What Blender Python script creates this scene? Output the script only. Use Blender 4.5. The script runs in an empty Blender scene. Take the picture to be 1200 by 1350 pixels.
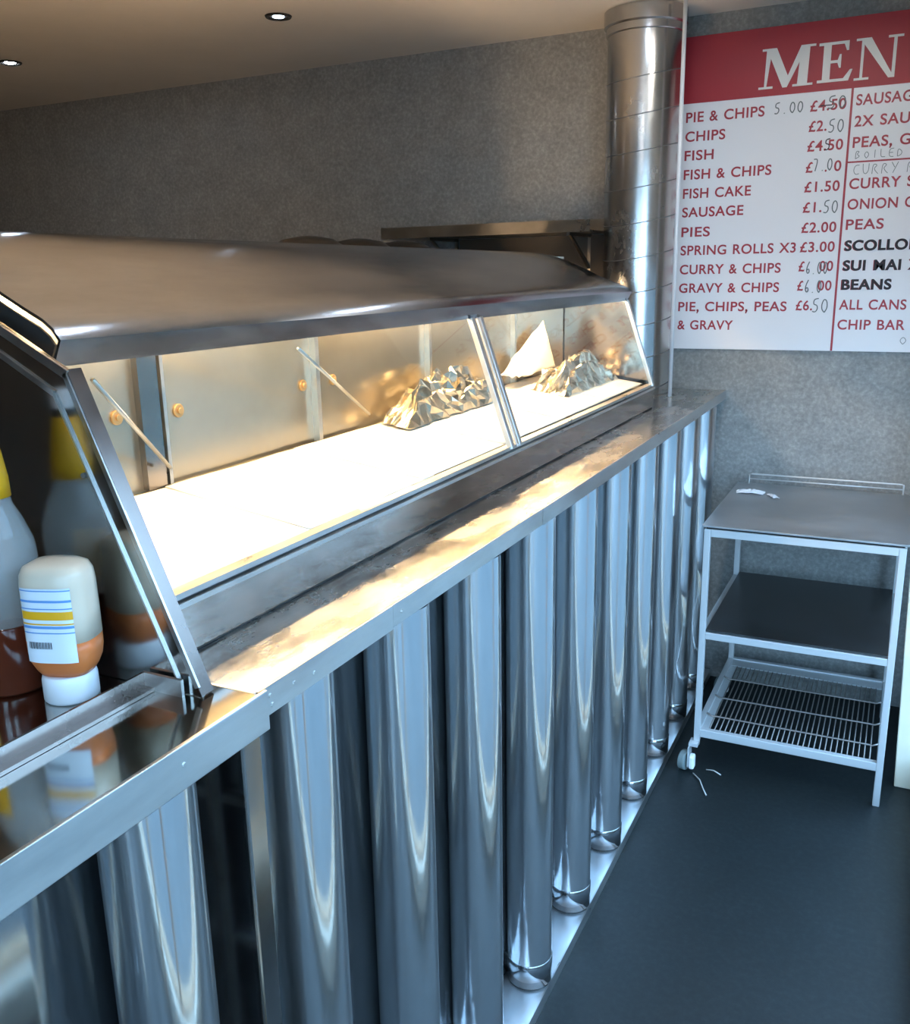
import bpy, bmesh, math, random
from mathutils import Vector, Matrix, noise
random.seed(7)
scene = bpy.context.scene
COL = scene.collection

# ------------------------------------------------------------------ camera
YAW, PITCH, ROLL, FPX = -0.457865354, 0.252309144, -0.0188020444, 1206.87
cf = Vector((math.sin(YAW)*math.cos(PITCH), math.cos(YAW)*math.cos(PITCH), -math.sin(PITCH)))
r0 = Vector((math.cos(YAW), -math.sin(YAW), 0)); u0 = r0.cross(cf)
cr = r0*math.cos(ROLL) + u0*math.sin(ROLL); cu = u0*math.cos(ROLL) - r0*math.sin(ROLL)
cam_data = bpy.data.cameras.new('camera'); cam = bpy.data.objects.new('camera', cam_data); COL.objects.link(cam)
cam.matrix_world = Matrix(((cr.x, cu.x, -cf.x, 0), (cr.y, cu.y, -cf.y, 0), (cr.z, cu.z, -cf.z, 1.6), (0, 0, 0, 1)))
cam_data.sensor_fit = 'HORIZONTAL'; cam_data.sensor_width = 36; cam_data.lens = FPX/1200*36
cam_data.clip_start = 0.02
scene.camera = cam

# ------------------------------------------------------------------ world, daylight, exposure
SKY_COL, SKY_STR = (0.34, 0.62, 1.0), 11.5
HEAT_COL, HEAT_STR = (1.0, 0.67, 0.35), 150.0
SPOT_COL, SPOT_STR = (0.70, 0.84, 1.0), 260.0
REAR_FILL_STR = 115.0
world = bpy.data.worlds.new('sky'); scene.world = world; world.use_nodes = True
wn = world.node_tree.nodes; wl = world.node_tree.links
bg = wn['Background']; bg.inputs['Strength'].default_value = SKY_STR
tc = wn.new('ShaderNodeTexCoord'); sx = wn.new('ShaderNodeSeparateXYZ'); rp = wn.new('ShaderNodeValToRGB')
wl.new(tc.outputs['Generated'], sx.inputs[0]); wl.new(sx.outputs['Z'], rp.inputs[0]); wl.new(rp.outputs[0], bg.inputs['Color'])
rp.color_ramp.elements[0].color = (0.44, 0.70, 1.0, 1); rp.color_ramp.elements[0].position = 0.0
rp.color_ramp.elements[1].color = (*SKY_COL, 1); rp.color_ramp.elements[1].position = 0.6
scene.view_settings.view_transform = 'Standard'; scene.view_settings.look = 'None'
scene.view_settings.gamma = 1; scene.view_settings.exposure = 0.0; scene.view_settings.use_curve_mapping = False
scene.cycles.max_bounces = 10; scene.cycles.glossy_bounces = 6; scene.cycles.transparent_max_bounces = 12
scene.cycles.sample_clamp_indirect = 6.0
scene.cycles.use_denoising = True

# daylight enters through the two glazed openings: portals that steer sky sampling
def portal(loc, rot, sx_, sy_):
    l = bpy.data.lights.new('window_portal', 'AREA'); l.shape = 'RECTANGLE'; l.size = sx_; l.size_y = sy_
    l.cycles.is_portal = True
    o = bpy.data.objects.new('window_portal', l); o.location = loc; o.rotation_euler = rot; COL.objects.link(o)
WX = 0.22            # inner face of the right wall
YB = 3.55            # back wall
CEIL = 2.465
YF = -1.5            # wall behind the camera
SILL, HEAD = .90, 2.06
LOWH = 1.62          # the glazing nearest the back wall stops lower
RY0, RY1, RS = -1.1, 3.15, .12     # shopfront glazing in the right wall
portal((WX+0.09, (RY0+RY1)/2, (RS+HEAD)/2), (0, math.radians(90), 0), HEAD-RS, RY1-RY0)
DX0, DX1, DZ = -.60, .13, 2.06     # glazed door behind the camera
portal(((DX0+DX1)/2, YF-.09, (.1+DZ)/2), (math.radians(90), 0, 0), DX1-DX0, DZ-.1)

# ------------------------------------------------------------------ materials
def newmat(name):
    m = bpy.data.materials.new(name); m.use_nodes = True
    return m, m.node_tree.nodes, m.node_tree.links, m.node_tree.nodes['Principled BSDF']
def mapping(n, l, scale):
    t = n.new('ShaderNodeTexCoord'); mp = n.new('ShaderNodeMapping'); mp.inputs['Scale'].default_value = scale
    l.new(t.outputs['Object'], mp.inputs[0]); return mp.outputs[0]
def plain(name, col, rough=0.5, metal=0.0, emis=None, estr=0, spec=0.5, trans=0, ior=1.45):
    m, n, l, b = newmat(name)
    b.inputs['Base Color'].default_value = (*col, 1); b.inputs['Roughness'].default_value = rough
    b.inputs['Metallic'].default_value = metal; b.inputs['Specular IOR Level'].default_value = spec
    b.inputs['Transmission Weight'].default_value = trans; b.inputs['IOR'].default_value = ior
    if emis: b.inputs['Emission Color'].default_value = (*emis, 1); b.inputs['Emission Strength'].default_value = estr
    return m
def steel(name, c0, c1, r0_, r1_, scale=(4, 4, 4), bump=0.05, bscale=None, bdist=0.01, lobe=0.0, lrough=.5):
    m, n, l, b = newmat(name)
    b.inputs['Metallic'].default_value = 1
    v = mapping(n, l, scale)
    t = n.new('ShaderNodeTexNoise'); t.inputs['Scale'].default_value = 1; t.inputs['Detail'].default_value = 5; t.inputs['Roughness'].default_value = .65
    l.new(v, t.inputs['Vector'])
    cr_ = n.new('ShaderNodeValToRGB'); l.new(t.outputs['Fac'], cr_.inputs[0])
    cr_.color_ramp.elements[0].position = .35; cr_.color_ramp.elements[1].position = .68
    cr_.color_ramp.elements[0].color = (*c0, 1); cr_.color_ramp.elements[1].color = (*c1, 1)
    l.new(cr_.outputs[0], b.inputs['Base Color'])
    mr = n.new('ShaderNodeMapRange'); l.new(t.outputs['Fac'], mr.inputs[0])
    mr.inputs['From Min'].default_value = .3; mr.inputs['From Max'].default_value = .7
    mr.inputs['To Min'].default_value = r0_; mr.inputs['To Max'].default_value = r1_
    l.new(mr.outputs[0], b.inputs['Roughness'])
    if bump:
        v2 = mapping(n, l, bscale or scale); t2 = n.new('ShaderNodeTexNoise'); t2.inputs['Scale'].default_value = 1; t2.inputs['Detail'].default_value = 3
        l.new(v2, t2.inputs['Vector']); bp = n.new('ShaderNodeBump'); bp.inputs['Strength'].default_value = bump; bp.inputs['Distance'].default_value = bdist
        l.new(t2.outputs['Fac'], bp.inputs['Height']); l.new(bp.outputs[0], b.inputs['Normal'])
    if lobe:      # worn polish: a sharp and a broad reflection together
        b2 = n.new('ShaderNodeBsdfPrincipled'); b2.inputs['Metallic'].default_value = 1; b2.inputs['Roughness'].default_value = lrough
        l.new(cr_.outputs[0], b2.inputs['Base Color']); mx = n.new('ShaderNodeMixShader'); mx.inputs[0].default_value = lobe
        l.new(b.outputs[0], mx.inputs[1]); l.new(b2.outputs[0], mx.inputs[2]); l.new(mx.outputs[0], n['Material Output'].inputs['Surface'])
    return m
def speckle(name, ca, cb, cc, scale, rough):
    m, n, l, b = newmat(name)
    v = mapping(n, l, (1, 1, 1))
    t1 = n.new('ShaderNodeTexNoise'); t1.inputs['Scale'].default_value = scale; t1.inputs['Detail'].default_value = 6; t1.inputs['Roughness'].default_value = .7
    t2 = n.new('ShaderNodeTexNoise'); t2.inputs['Scale'].default_value = scale*.12; t2.inputs['Detail'].default_value = 4
    l.new(v, t1.inputs['Vector']); l.new(v, t2.inputs['Vector'])
    c1 = n.new('ShaderNodeValToRGB'); l.new(t1.outputs['Fac'], c1.inputs[0])
    e = c1.color_ramp.elements; e[0].position = .36; e[1].position = .66; e[0].color = (*ca, 1); e[1].color = (*cc, 1)
    k = c1.color_ramp.elements.new(.5); k.color = (*cb, 1)
    mx = n.new('ShaderNodeMix'); mx.data_type = 'RGBA'; mx.blend_type = 'MULTIPLY'; mx.inputs[0].default_value = .5
    c2 = n.new('ShaderNodeValToRGB'); l.new(t2.outputs['Fac'], c2.inputs[0])
    c2.color_ramp.elements[0].position = .3; c2.color_ramp.elements[1].position = .7
    c2.color_ramp.elements[0].color = (.62, .62, .62, 1); c2.color_ramp.elements[1].color = (1, 1, 1, 1)
    l.new(c1.outputs[0], mx.inputs[6]); l.new(c2.outputs[0], mx.inputs[7]); l.new(mx.outputs[2], b.inputs['Base Color'])
    b.inputs['Roughness'].default_value = rough; b.inputs['Specular IOR Level'].default_value = .35
    return m
M = {}
M['board'] = speckle('grey_speckled_board', (.23, .23, .225), (.28, .28, .27), (.37, .37, .355), 75, .42)
M['ceiling'] = speckle('ceiling_paint', (.78, .71, .62), (.80, .73, .64), (.82, .75, .66), 3, .6)
M['floor'] = speckle('dark_vinyl', (.005, .009, .010), (.008, .012, .013), (.013, .018, .019), 60, .50)
M['tube'] = steel('polished_tube_steel', (.62, .63, .64), (.74, .75, .76), .07, .12, (3, 3, 1.2), .06, (9, 9, 1.5), lobe=.30, lrough=.40)
M['mirror'] = steel('polished_backing_steel', (.30, .31, .32), (.38, .39, .40), .06, .12, (3, 3, 2), .05, lobe=.1)
M['top'] = steel('worn_worktop_steel', (.50, .48, .45), (.78, .76, .72), .16, .36, (14, 5, 14), .12, (40, 12, 40), .004)
M['neartop'] = steel('polished_worktop_steel', (.50, .49, .46), (.58, .57, .54), .07, .13, (4, 4, 4), .10, (5, 5, 5))
M['trim'] = steel('brushed_trim_steel', (.58, .58, .57), (.72, .72, .70), .26, .42, (20, 4, 20), .03)
M['hood'] = steel('hood_steel', (.29, .31, .35), (.41, .43, .47), .10, .22, (9, 2.5, 9), .18, (6, 1.6, 6), .02)
M['panel'] = steel('fryer_panel_steel', (.30, .27, .25), (.38, .35, .33), .10, .20, (3, 3, 3), .05)
M['browntrim'] = steel('brown_grey_trim', (.20, .165, .15), (.27, .23, .21), .2, .3, (6, 6, 6), .03)
M['litdisc'] = plain('warm_lit_disc', (.70, .46, .22), .4, 1.0)  # gold tone is warm reflected light put into the disc colour
M['endpanel'] = steel('dark_end_steel', (.42, .41, .39), (.50, .49, .47), .08, .2, (5, 5, 5), .05)
M['inner'] = steel('chamber_steel', (.50, .45, .36), (.60, .55, .46), .14, .28, (5, 3, 5), .05, (6, 4, 6), .006, lobe=.35, lrough=.5)
M['flue'] = steel('flue_galvanised', (.50, .50, .49), (.64, .64, .63), .18, .30, (5, 5, 3), .05)
M['flange'] = plain('grey_flange', (.25, .25, .25), .5, .8)
M['dark'] = plain('dark_gap', (.02, .02, .02), .6)
M['plinth'] = steel('plinth_steel', (.72, .74, .76), (.84, .85, .86), .30, .42, (4, 4, 4), .02)
M['shelf'] = steel('shelf_steel', (.30, .27, .22), (.40, .36, .30), .25, .4, (6, 6, 6), .03)
M['darkbrown'] = plain('dark_brown_panel', (.07, .052, .035), .5)
M['frame'] = plain('painted_frame_metal', (.58, .60, .61), .38, .35)
M['trolleytop'] = steel('trolley_sheet', (.46, .47, .48), (.58, .59, .60), .28, .45, (5, 5, 5), .04)
M['shelfdark'] = steel('dark_shelf_sheet', (.10, .105, .11), (.15, .155, .16), .35, .5, (5, 5, 5), .04)
M['wire'] = plain('rack_wire', (.30, .27, .25), .4, .7)
M['rubber'] = plain('grey_rubber', (.16, .20, .20), .6)
M['white'] = plain('white_plastic', (.82, .83, .85), .35)
M['cream'] = plain('cream_paint', (.74, .68, .54), .5)
M['timber'] = plain('stained_timber', (.55, .36, .20), .5)
M['boardwhite'] = plain('menu_white', (.84, .82, .83), .30)
M['boardred'] = plain('menu_red', (.36, .018, .032), .45)
M['textred'] = plain('menu_text_red', (.38, .035, .05), .4)
M['titlewhite'] = plain('menu_title_cream', (.83, .79, .74), .4)
M['pen'] = plain('marker_grey', (.12, .14, .14), .6)
M['penblack'] = plain('marker_black', (.025, .02, .025), .6)
M['paper'] = plain('white_paper', (.86, .84, .80), .8)
M['foil'] = plain('foil', (.86, .78, .64), .26, 1.0)
M['pave'] = speckle('paving', (.07, .075, .075), (.09, .10, .10), (.12, .13, .13), 9, .7)
M['brick'] = speckle('far_building', (.10, .10, .10), (.14, .14, .135), (.18, .175, .17), 6, .8)
M['heat'] = plain('heat_lamp', (1, .9, .7), .4, 0, HEAT_COL, HEAT_STR)
M['spot'] = plain('spot_lamp', (1, 1, 1), .4, 0, SPOT_COL, SPOT_STR)
M['spotfill'] = plain('added_fill_spot', (1, 1, 1), .4, 0, (1, .94, .86), 1500.0)  # glow of the two added fill downlights
M['spotdim'] = plain('dim_spot_lamp', (1, 1, 1), .4, 0, SPOT_COL, 6.0)
M['staff'] = plain('rear_fill_glow', (1, .85, .6), .4, 0, (1, .70, .42), REAR_FILL_STR)  # added warm glow hidden behind the hood
M['spotring'] = plain('spot_ring', (.10, .09, .08), .25, .7)
M['yellow'] = plain('yellow_label', (.82, .40, .01), .4)
M['red'] = plain('red_mark', (.6, .03, .03), .4)
M['blue'] = plain('label_blue', (.12, .30, .62), .4)
M['labelwhite'] = plain('label_white', (.72, .78, .84), .4)
M['black'] = plain('black_plastic', (.02, .02, .02), .4)
M['ketchup'] = plain('orange_sauce', (.62, .17, .045), .35)
M['bottleclear'] = plain('cloudy_bottle', (.66, .55, .42), .30, spec=.6)
M['vinegar'] = plain('brown_vinegar', (.09, .018, .008), .08)
M['lid'] = plain('dark_lid', (.03, .028, .025), .35, .6)
M['strand'] = plain('pale_strand', (.50, .50, .47), .5)

def glass_mat(name, tint, refl):
    m = bpy.data.materials.new(name); m.use_nodes = True; n = m.node_tree.nodes; l = m.node_tree.links; n.clear()
    out = n.new('ShaderNodeOutputMaterial'); mix = n.new('ShaderNodeMixShader'); tr = n.new('ShaderNodeBsdfTransparent'); gl = n.new('ShaderNodeBsdfGlossy')
    lw = n.new('ShaderNodeLayerWeight'); pw = n.new('ShaderNodeMath'); pw.operation = 'POWER'; pw.inputs[1].default_value = 4
    fr = n.new('ShaderNodeMath'); fr.operation = 'MULTIPLY_ADD'; fr.inputs[1].default_value = .3; fr.inputs[2].default_value = refl
    l.new(lw.outputs['Facing'], pw.inputs[0]); l.new(pw.outputs[0], fr.inputs[0])
    tr.inputs['Color'].default_value = (*tint, 1); gl.inputs['Roughness'].default_value = .01
    l.new(fr.outputs[0], mix.inputs[0]); l.new(tr.outputs[0], mix.inputs[1]); l.new(gl.outputs[0], mix.inputs[2]); l.new(mix.outputs[0], out.inputs[0])
    return m
M['glass'] = glass_mat('display_glass', (.97, .98, .96), .010)
M['shopglass'] = glass_mat('shopfront_glass', (.95, .98, .98), .03)
def clear_plastic():
    m, n, l, b = newmat('clear_bottle')
    b.inputs['Base Color'].default_value = (.66, .66, .64, 1); b.inputs['Roughness'].default_value = .12
    b.inputs['Alpha'].default_value = .32
    return m
M['clear'] = clear_plastic()

# ------------------------------------------------------------------ helpers
def tagit(o, label=None, cat=None, group=None, kind=None):
    if label: o['label'] = label
    if cat: o['category'] = cat
    if group: o['group'] = group
    if kind: o['kind'] = kind
    return o
def empty(name, loc=(0, 0, 0), rz=0):
    o = bpy.data.objects.new(name, None); o.location = loc; o.rotation_euler = (0, 0, rz); o.empty_display_size = .05; COL.objects.link(o); return o
def link(name, bm, mat, parent=None, smooth=False, bevel=0, seg=2, loc=None):
    me = bpy.data.meshes.new(name); bmesh.ops.recalc_face_normals(bm, faces=bm.faces); bm.to_mesh(me); bm.free()
    mats = mat if isinstance(mat, (list, tuple)) else [mat]
    for x in mats: me.materials.append(x)
    if smooth:
        for p in me.polygons: p.use_smooth = True
    o = bpy.data.objects.new(name, me); COL.objects.link(o)
    if parent: o.parent = parent; o.matrix_parent_inverse = Matrix.Translation(-parent.location) if parent.rotation_euler.z == 0 and False else Matrix()
    if loc: o.location = loc
    if bevel:
        b = o.modifiers.new('bevel', 'BEVEL'); b.width = bevel; b.segments = seg; b.limit_method = 'ANGLE'
    return o
def box(bm, x0, x1, y0, y1, z0, z1, mi=0):
    v = [bm.verts.new(p) for p in ((x0, y0, z0), (x1, y0, z0), (x1, y1, z0), (x0, y1, z0), (x0, y0, z1), (x1, y0, z1), (x1, y1, z1), (x0, y1, z1))]
    for f in ((3, 2, 1, 0), (4, 5, 6, 7), (0, 1, 5, 4), (1, 2, 6, 5), (2, 3, 7, 6), (3, 0, 4, 7)):
        bm.faces.new([v[i] for i in f]).material_index = mi
    return v
def B(*boxes):
    bm = bmesh.new()
    for b in boxes: box(bm, *b)
    return bm
def tube(bm, p0, p1, r, seg=12, r2=None, caps=True):
    p0, p1 = Vector(p0), Vector(p1); d = (p1-p0).normalized()
    a = d.orthogonal().normalized(); b = d.cross(a); r2 = r if r2 is None else r2
    A = [bm.verts.new(p0+(a*math.cos(t)+b*math.sin(t))*r) for t in [2*math.pi*i/seg for i in range(seg)]]
    C = [bm.verts.new(p1+(a*math.cos(t)+b*math.sin(t))*r2) for t in [2*math.pi*i/seg for i in range(seg)]]
    for i in range(seg): bm.faces.new((A[i], A[(i+1) % seg], C[(i+1) % seg], C[i]))
    if caps: bm.faces.new(A[::-1]); bm.faces.new(C)
def polytube(bm, pts, r, seg=8):
    pts = [Vector(p) for p in pts]; rings = []
    for i, p in enumerate(pts):
        d = (pts[min(i+1, len(pts)-1)]-pts[max(i-1, 0)]).normalized()
        ref = Vector((0, 0, 1)) if abs(d.z) < .9 else Vector((1, 0, 0))
        a = d.cross(ref).normalized(); b = d.cross(a)
        rings.append([bm.verts.new(p+(a*math.cos(t)+b*math.sin(t))*r) for t in [2*math.pi*k/seg for k in range(seg)]])
    for R0, R1 in zip(rings, rings[1:]):
        for k in range(seg): bm.faces.new((R0[k], R0[(k+1) % seg], R1[(k+1) % seg], R1[k]))
    bm.faces.new(rings[0][::-1]); bm.faces.new(rings[-1])
def lathe(bm, prof, seg=40, sx_=1, sy_=1, mi=0, power=2.0, cx=0, cy=0):
    """prof: list (r,z); superellipse cross-section when power>2"""
    rings = []
    for r, z in prof:
        ring = []
        for i in range(seg):
            t = 2*math.pi*i/seg; c, s = math.cos(t), math.sin(t)
            k = (abs(c)**power+abs(s)**power)**(-1/power)
            ring.append(bm.verts.new((cx+r*c*k*sx_, cy+r*s*k*sy_, z)))
        rings.append(ring)
    for R0, R1 in zip(rings, rings[1:]):
        for i in range(seg): bm.faces.new((R0[i], R0[(i+1) % seg], R1[(i+1) % seg], R1[i])).material_index = mi
    bm.faces.new(rings[0][::-1]).material_index = mi; bm.faces.new(rings[-1]).material_index = mi
def prism_xz(bm, pts, y0, y1, mi=0):
    A = [bm.verts.new((x, y0, z)) for x, z in pts]; C = [bm.verts.new((x, y1, z)) for x, z in pts]
    n = len(pts)
    for i in range(n): bm.faces.new((A[i], A[(i+1) % n], C[(i+1) % n], C[i])).material_index = mi
    bm.faces.new(A[::-1]).material_index = mi; bm.faces.new(C).material_index = mi
def bar(bm, p0, p1, w, h, up=(0, 0, 1)):
    p0, p1 = Vector(p0), Vector(p1); d = (p1-p0).normalized(); u = Vector(up); s = d.cross(u).normalized(); u = s.cross(d)
    q = [(-1, -1), (1, -1), (1, 1), (-1, 1)]
    A = [bm.verts.new(p0+s*a*w/2+u*b*h/2) for a, b in q]; C = [bm.verts.new(p1+s*a*w/2+u*b*h/2) for a, b in q]
    for i in range(4): bm.faces.new((A[i], A[(i+1) % 4], C[(i+1) % 4], C[i]))
    bm.faces.new(A[::-1]); bm.faces.new(C)
def struct(name, bm, mat, parent=None, **k):
    o = link(name, bm, mat, parent, **k)
    if not parent: o['kind'] = 'structure'
    return o

# ------------------------------------------------------------------ setting
struct('floor', B((-5.2, WX+.1, YF-.1, YB+.1, -.1, 0)), M['floor'])
struct('ceiling', B((-5.2, WX+.1, YF-.1, YB+.1, CEIL, CEIL+.1)), M['ceiling'])
struct('wall_back', B((-5.2, WX+.1, YB, YB+.1, 0, CEIL)), M['board'])
struct('wall_left', B((-5.2, -5.1, YF, YB, 0, CEIL)), M['board'])
struct('wall_front', B((-5.1, DX0, YF-.1, YF, 0, CEIL), (DX0, DX1, YF-.1, YF, HEAD, CEIL), (DX1, WX+.1, YF-.1, YF, 0, CEIL)), M['board'])
door = empty('door_1'); door['kind'] = 'structure'
struct('door_frame', B((DX0, DX0+.07, YF-.07, YF-.02, .02, DZ), (DX1-.07, DX1, YF-.07, YF-.02, .02, DZ), (DX0+.07, DX1-.07, YF-.07, YF-.02, DZ-.08, DZ), (DX0+.07, DX1-.07, YF-.07, YF-.02, .02, .16)), M['timber'], door)
struct('door_pane', B((DX0+.07, DX1-.07, YF-.048, YF-.042, .16, DZ-.08)), M['shopglass'], door)
struct('threshold', B((DX0, DX1, YF-.1, YF+.03, 0, .018)), M['cream'], door)
struct('streak_post', B((.145, .19, -.20, -.155, 0, CEIL)), M['timber'])  # added unseen post; its reflection makes the warm streak in each tube
struct('wall_right', B((WX, WX+.1, YF, YB, 0, RS), (WX, WX+.1, YF, YB, HEAD, CEIL), (WX, WX+.1, RY1, YB, RS, HEAD), (WX, WX+.1, YF, RY0, RS, HEAD), (WX, WX+.1, 1.85, RY1, LOWH, HEAD)), M['board'])
struct('baseboard_right', B((WX-.03, WX, YF, YB, 0, RS-.01)), M['cream'])
struct('baseboard_front', B((-.6, DX0-.003, YF, YF+.014, 0, .085), (DX1+.003, WX-.014, YF, YF+.014, 0, .085)), M['cream'])
win = empty('window_1'); win['kind'] = 'structure'
mull = [RY0, .35, 1.80, RY1-.05]
struct('window_frame', B(*[(WX+.01, WX+.07, y, y+.05, RS, HEAD if y < 2 else LOWH) for y in mull], (WX+.012, WX+.068, RY0, 1.85, HEAD-.05, HEAD), (WX+.012, WX+.068, 1.85, RY1, LOWH-.04, LOWH), (WX+.012, WX+.068, RY0, RY1, RS, RS+.03)), M['timber'], win)
struct('window_sill', B((WX-.045, WX+.01, RY0, RY1, RS-.008, RS+.01)), M['cream'], win)
for a, b in zip(mull, mull[1:]): struct('window_pane', B((WX+.035, WX+.041, a+.05, b, RS+.03, HEAD-.05 if a < 1.7 else LOWH-.04)), M['shopglass'], win)
struct('building_opposite', B((8, 12, -9, 14, -.12, 4.0)), M['brick'])
struct('pavement', B((WX+.1, 9, -9, 12, -.12, -.02), (-9, WX+.1, -9, YF-.1, -.12, -.02)), M['pave'])

# ------------------------------------------------------------------ counter
ZT = 1.165
counter = empty('shop_counter', (0, 0, 0))
tagit(counter, 'long stainless steel shop counter with a row of upright polished tubes along its front', 'counter')
SEAM = .722
link('worktop', B((-1.45, -.603, SEAM, YB-.003, ZT-.03, ZT)), M['top'], counter, bevel=.002)
link('worktop', B((-1.45, -.597, -1.2, SEAM, ZT-.045, ZT)), M['neartop'], counter, bevel=.002)
bm = B((-.603, -.600, SEAM+.003, 1.02, ZT-.034, ZT+.0005), (-.603, -.601, 1.022, 1.60, ZT-.032, ZT+.0003), (-.603, -.6, 1.602, YB-.003, ZT-.033, ZT+.0003))
link('edge_strip', bm, M['trim'], counter)
link('edge_strip', B((-.599, -.594, -1.2, SEAM+.012, ZT-.046, ZT+.0006)), M['trim'], counter, bevel=.001)
for y, z in ((.60, ZT-.02), (.745, ZT-.012), (.748, ZT-.024), (.79, ZT-.016), (1.045, ZT-.016), (.83, ZT-.02)):
    x_ = -.594 if y < SEAM else -.600
    bm = bmesh.new(); tube(bm, (x_-.001, y, z), (x_+.0015, y, z), .0028, 10)
    link('rivet', bm, M['trim'], counter)
link('backing_panel', B((-.72, -.70, SEAM+.02, YB-.003, .04, ZT-.03)), M['mirror'], counter)
link('backing_panel', B((-.74, -.715, -1.2, SEAM+.005, .04, ZT-.045)), M['mirror'], counter)
link('carcass', B((-1.42, -.742, -1.2, YB-.003, .04, ZT-.046)), M['flange'], counter)
link('plinth', B((-1.42, -.603, -1.2, YB-.003, 0.0, .030)), M['plinth'], counter)
link('plinth_edge', B((-.603, -.600, -1.2, YB-.003, 0.0, .032)), M['trim'], counter)
link('corner_post', B((-.715, -.617, .712, .745, .030, ZT-.046)), M['panel'], counter, bevel=.003)
bm = B((-.716, -.706, .655, .662, .03, ZT-.045)); link('joint_strip', bm, M['trim'], counter)
TR, TX = .051, -.652
def tube_part(first, y):
    if first is None:
        bm = bmesh.new(); tube(bm, (0, 0, .092), (0, 0, ZT-.034), TR, 64, caps=False)
        t = link('upright_tube', bm, M['tube'], counter, smooth=True)
        bm = bmesh.new(); lathe(bm, [(TR-.004, .036), (TR+.0015, .037), (TR+.0015, .094), (TR-.001, .097)], 64)
        c = link('foot_collar', bm, M['mirror'], t, smooth=False)
        for p in c.data.polygons: p.use_smooth = len(p.vertices) == 4
        bm = bmesh.new(); tube(bm, (0, 0, .030), (0, 0, .038), TR-.001, 40); link('foot_pad', bm, M['dark'], t)
        for z in (.78, .98): link('fixing_clip', B((-.052, -.02, .045, .056, z, z+.01)), M['trim'], t)
        t.location = (TX, y, 0); return t
    t = first.copy(); COL.objects.link(t); t.location = (TX, y, 0)
    for ch in first.children:
        c = ch.copy(); COL.objects.link(c); c.parent = t
    return t
tube0 = None
for y in (.855, 1.115, 1.385, 1.667, 1.951, 2.235, 2.519, 2.803, 3.087, 3.371, .600, .322, .04, -.24):
    t = tube_part(tube0, y); tube0 = tube0 or t

# drip tray strip on the near worktop
bm = bmesh.new(); bar(bm, (-.722, -1.0, ZT+.010), (-.722, .684, ZT+.010), .003, .020); bar(bm, (-.714, -1.0, ZT+.0025), (-.714, .684, ZT+.0025), .014, .004)
tagit(link('upstand_strip', bm, M['browntrim'], counter), None)
link('upstand_strip', B((-.724, -.668, .682, .686, ZT, ZT+.020)), M['trim'], counter)

# ------------------------------------------------------------------ frying range
fr = empty('frying_range', (0, 0, 0))
tagit(fr, 'stainless steel frying range with curved hood and glowing glass display on the counter', 'frying range')
FY0, FY1 = .715, 3.0
# near end plate
outl = [(-.647, ZT+.001), (-.790, 1.512), (-.884, 1.560), (-.98, 1.598), (-1.10, 1.62), (-1.42, 1.60), (-1.42, ZT+.001)]
bm = bmesh.new(); prism_xz(bm, outl, .690, .694); link('end_panel', bm, M['endpanel'], fr)
bm = bmesh.new()
bar(bm, (-.6485, .6985, ZT+.002), (-.7915, .6985, 1.512), .019, .004, up=(1, 0, .41))
link('end_trim', bm, M['browntrim'], fr)
bm = bmesh.new()
def inset_bar(p, q, w):
    bar(bm, (p[0], .6885, p[1]), (q[0], .6885, q[1]), .003, w)
inset_bar((-.651, ZT+.012), (-.793, 1.508), .006); inset_bar((-.790, 1.507), (-.884, 1.554), .010)
inset_bar((-.884, 1.554), (-.98, 1.592), .010)
inset_bar((-.676, ZT+.012), (-.813, 1.487), .0022); inset_bar((-.813, 1.487), (-.889, 1.527), .006); inset_bar((-.889, 1.527), (-.98, 1.566), .006)
link('end_frame', bm, M['trim'], fr)
bm = bmesh.new(); tube(bm, (-.782, .686, 1.40), (-.782, .692, 1.40), .003, 10); link('screw', bm, M['flange'], fr)
# front panel and sill rails
link('front_panel', B((-.752, -.740, FY0-.018, FY1, ZT+.004, 1.228)), M['panel'], fr, bevel=.0015)
link('panel_gasket', B((-.765, -.743, FY0-.018, FY1, ZT+.0005, ZT+.004)), M['dark'], fr)
link('sill_rail', B((-.756, -.735, FY0-.018, FY1, 1.228, 1.234), (-.762, -.742, FY0-.018, FY1, 1.237, 1.2445)), M['trim'], fr)
link('sill_seal', B((-.760, -.746, FY0-.018, FY1, 1.234, 1.237)), M['dark'], fr)
GB, GT = Vector((-.743, 0, 1.2445)), Vector((-.836, 0, 1.513))
gd = (GT-GB).normalized(); gn = Vector((gd.z, 0, -gd.x))
for a, b in ((FY0, 1.782), (1.838, FY1-.016)):
    bm = bmesh.new()
    p = [GB-gn*.006, GT-gn*.006, GT-gn*.002, GB-gn*.002]
    prism_xz(bm, [(q.x, q.z) for q in p], a, b); link('glass_pane', bm, M['glass'], fr)
def glassbar(y, w, h, name):
    bm = bmesh.new(); bar(bm, (GB.x, y, GB.z-.006), (GT.x, y, GT.z), w, h, up=gn); return link(name, bm, M['trim'], fr, bevel=.001)
glassbar(1.788, .014, .012, 'glazing_bar'); glassbar(1.832, .014, .012, 'glazing_bar'); glassbar(1.8015, .004, .006, 'glazing_bead'); glassbar(1.8185, .004, .006, 'glazing_bead')
glassbar(FY1-.012, .016, .012, 'end_bar')
bm = bmesh.new(); bar(bm, (GB.x+.001, (FY0+FY1)/2-.001, GB.z), (GB.x+.001, (FY0+FY1)/2+.001, GB.z), 2.2, .002) ; bm.free()
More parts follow.
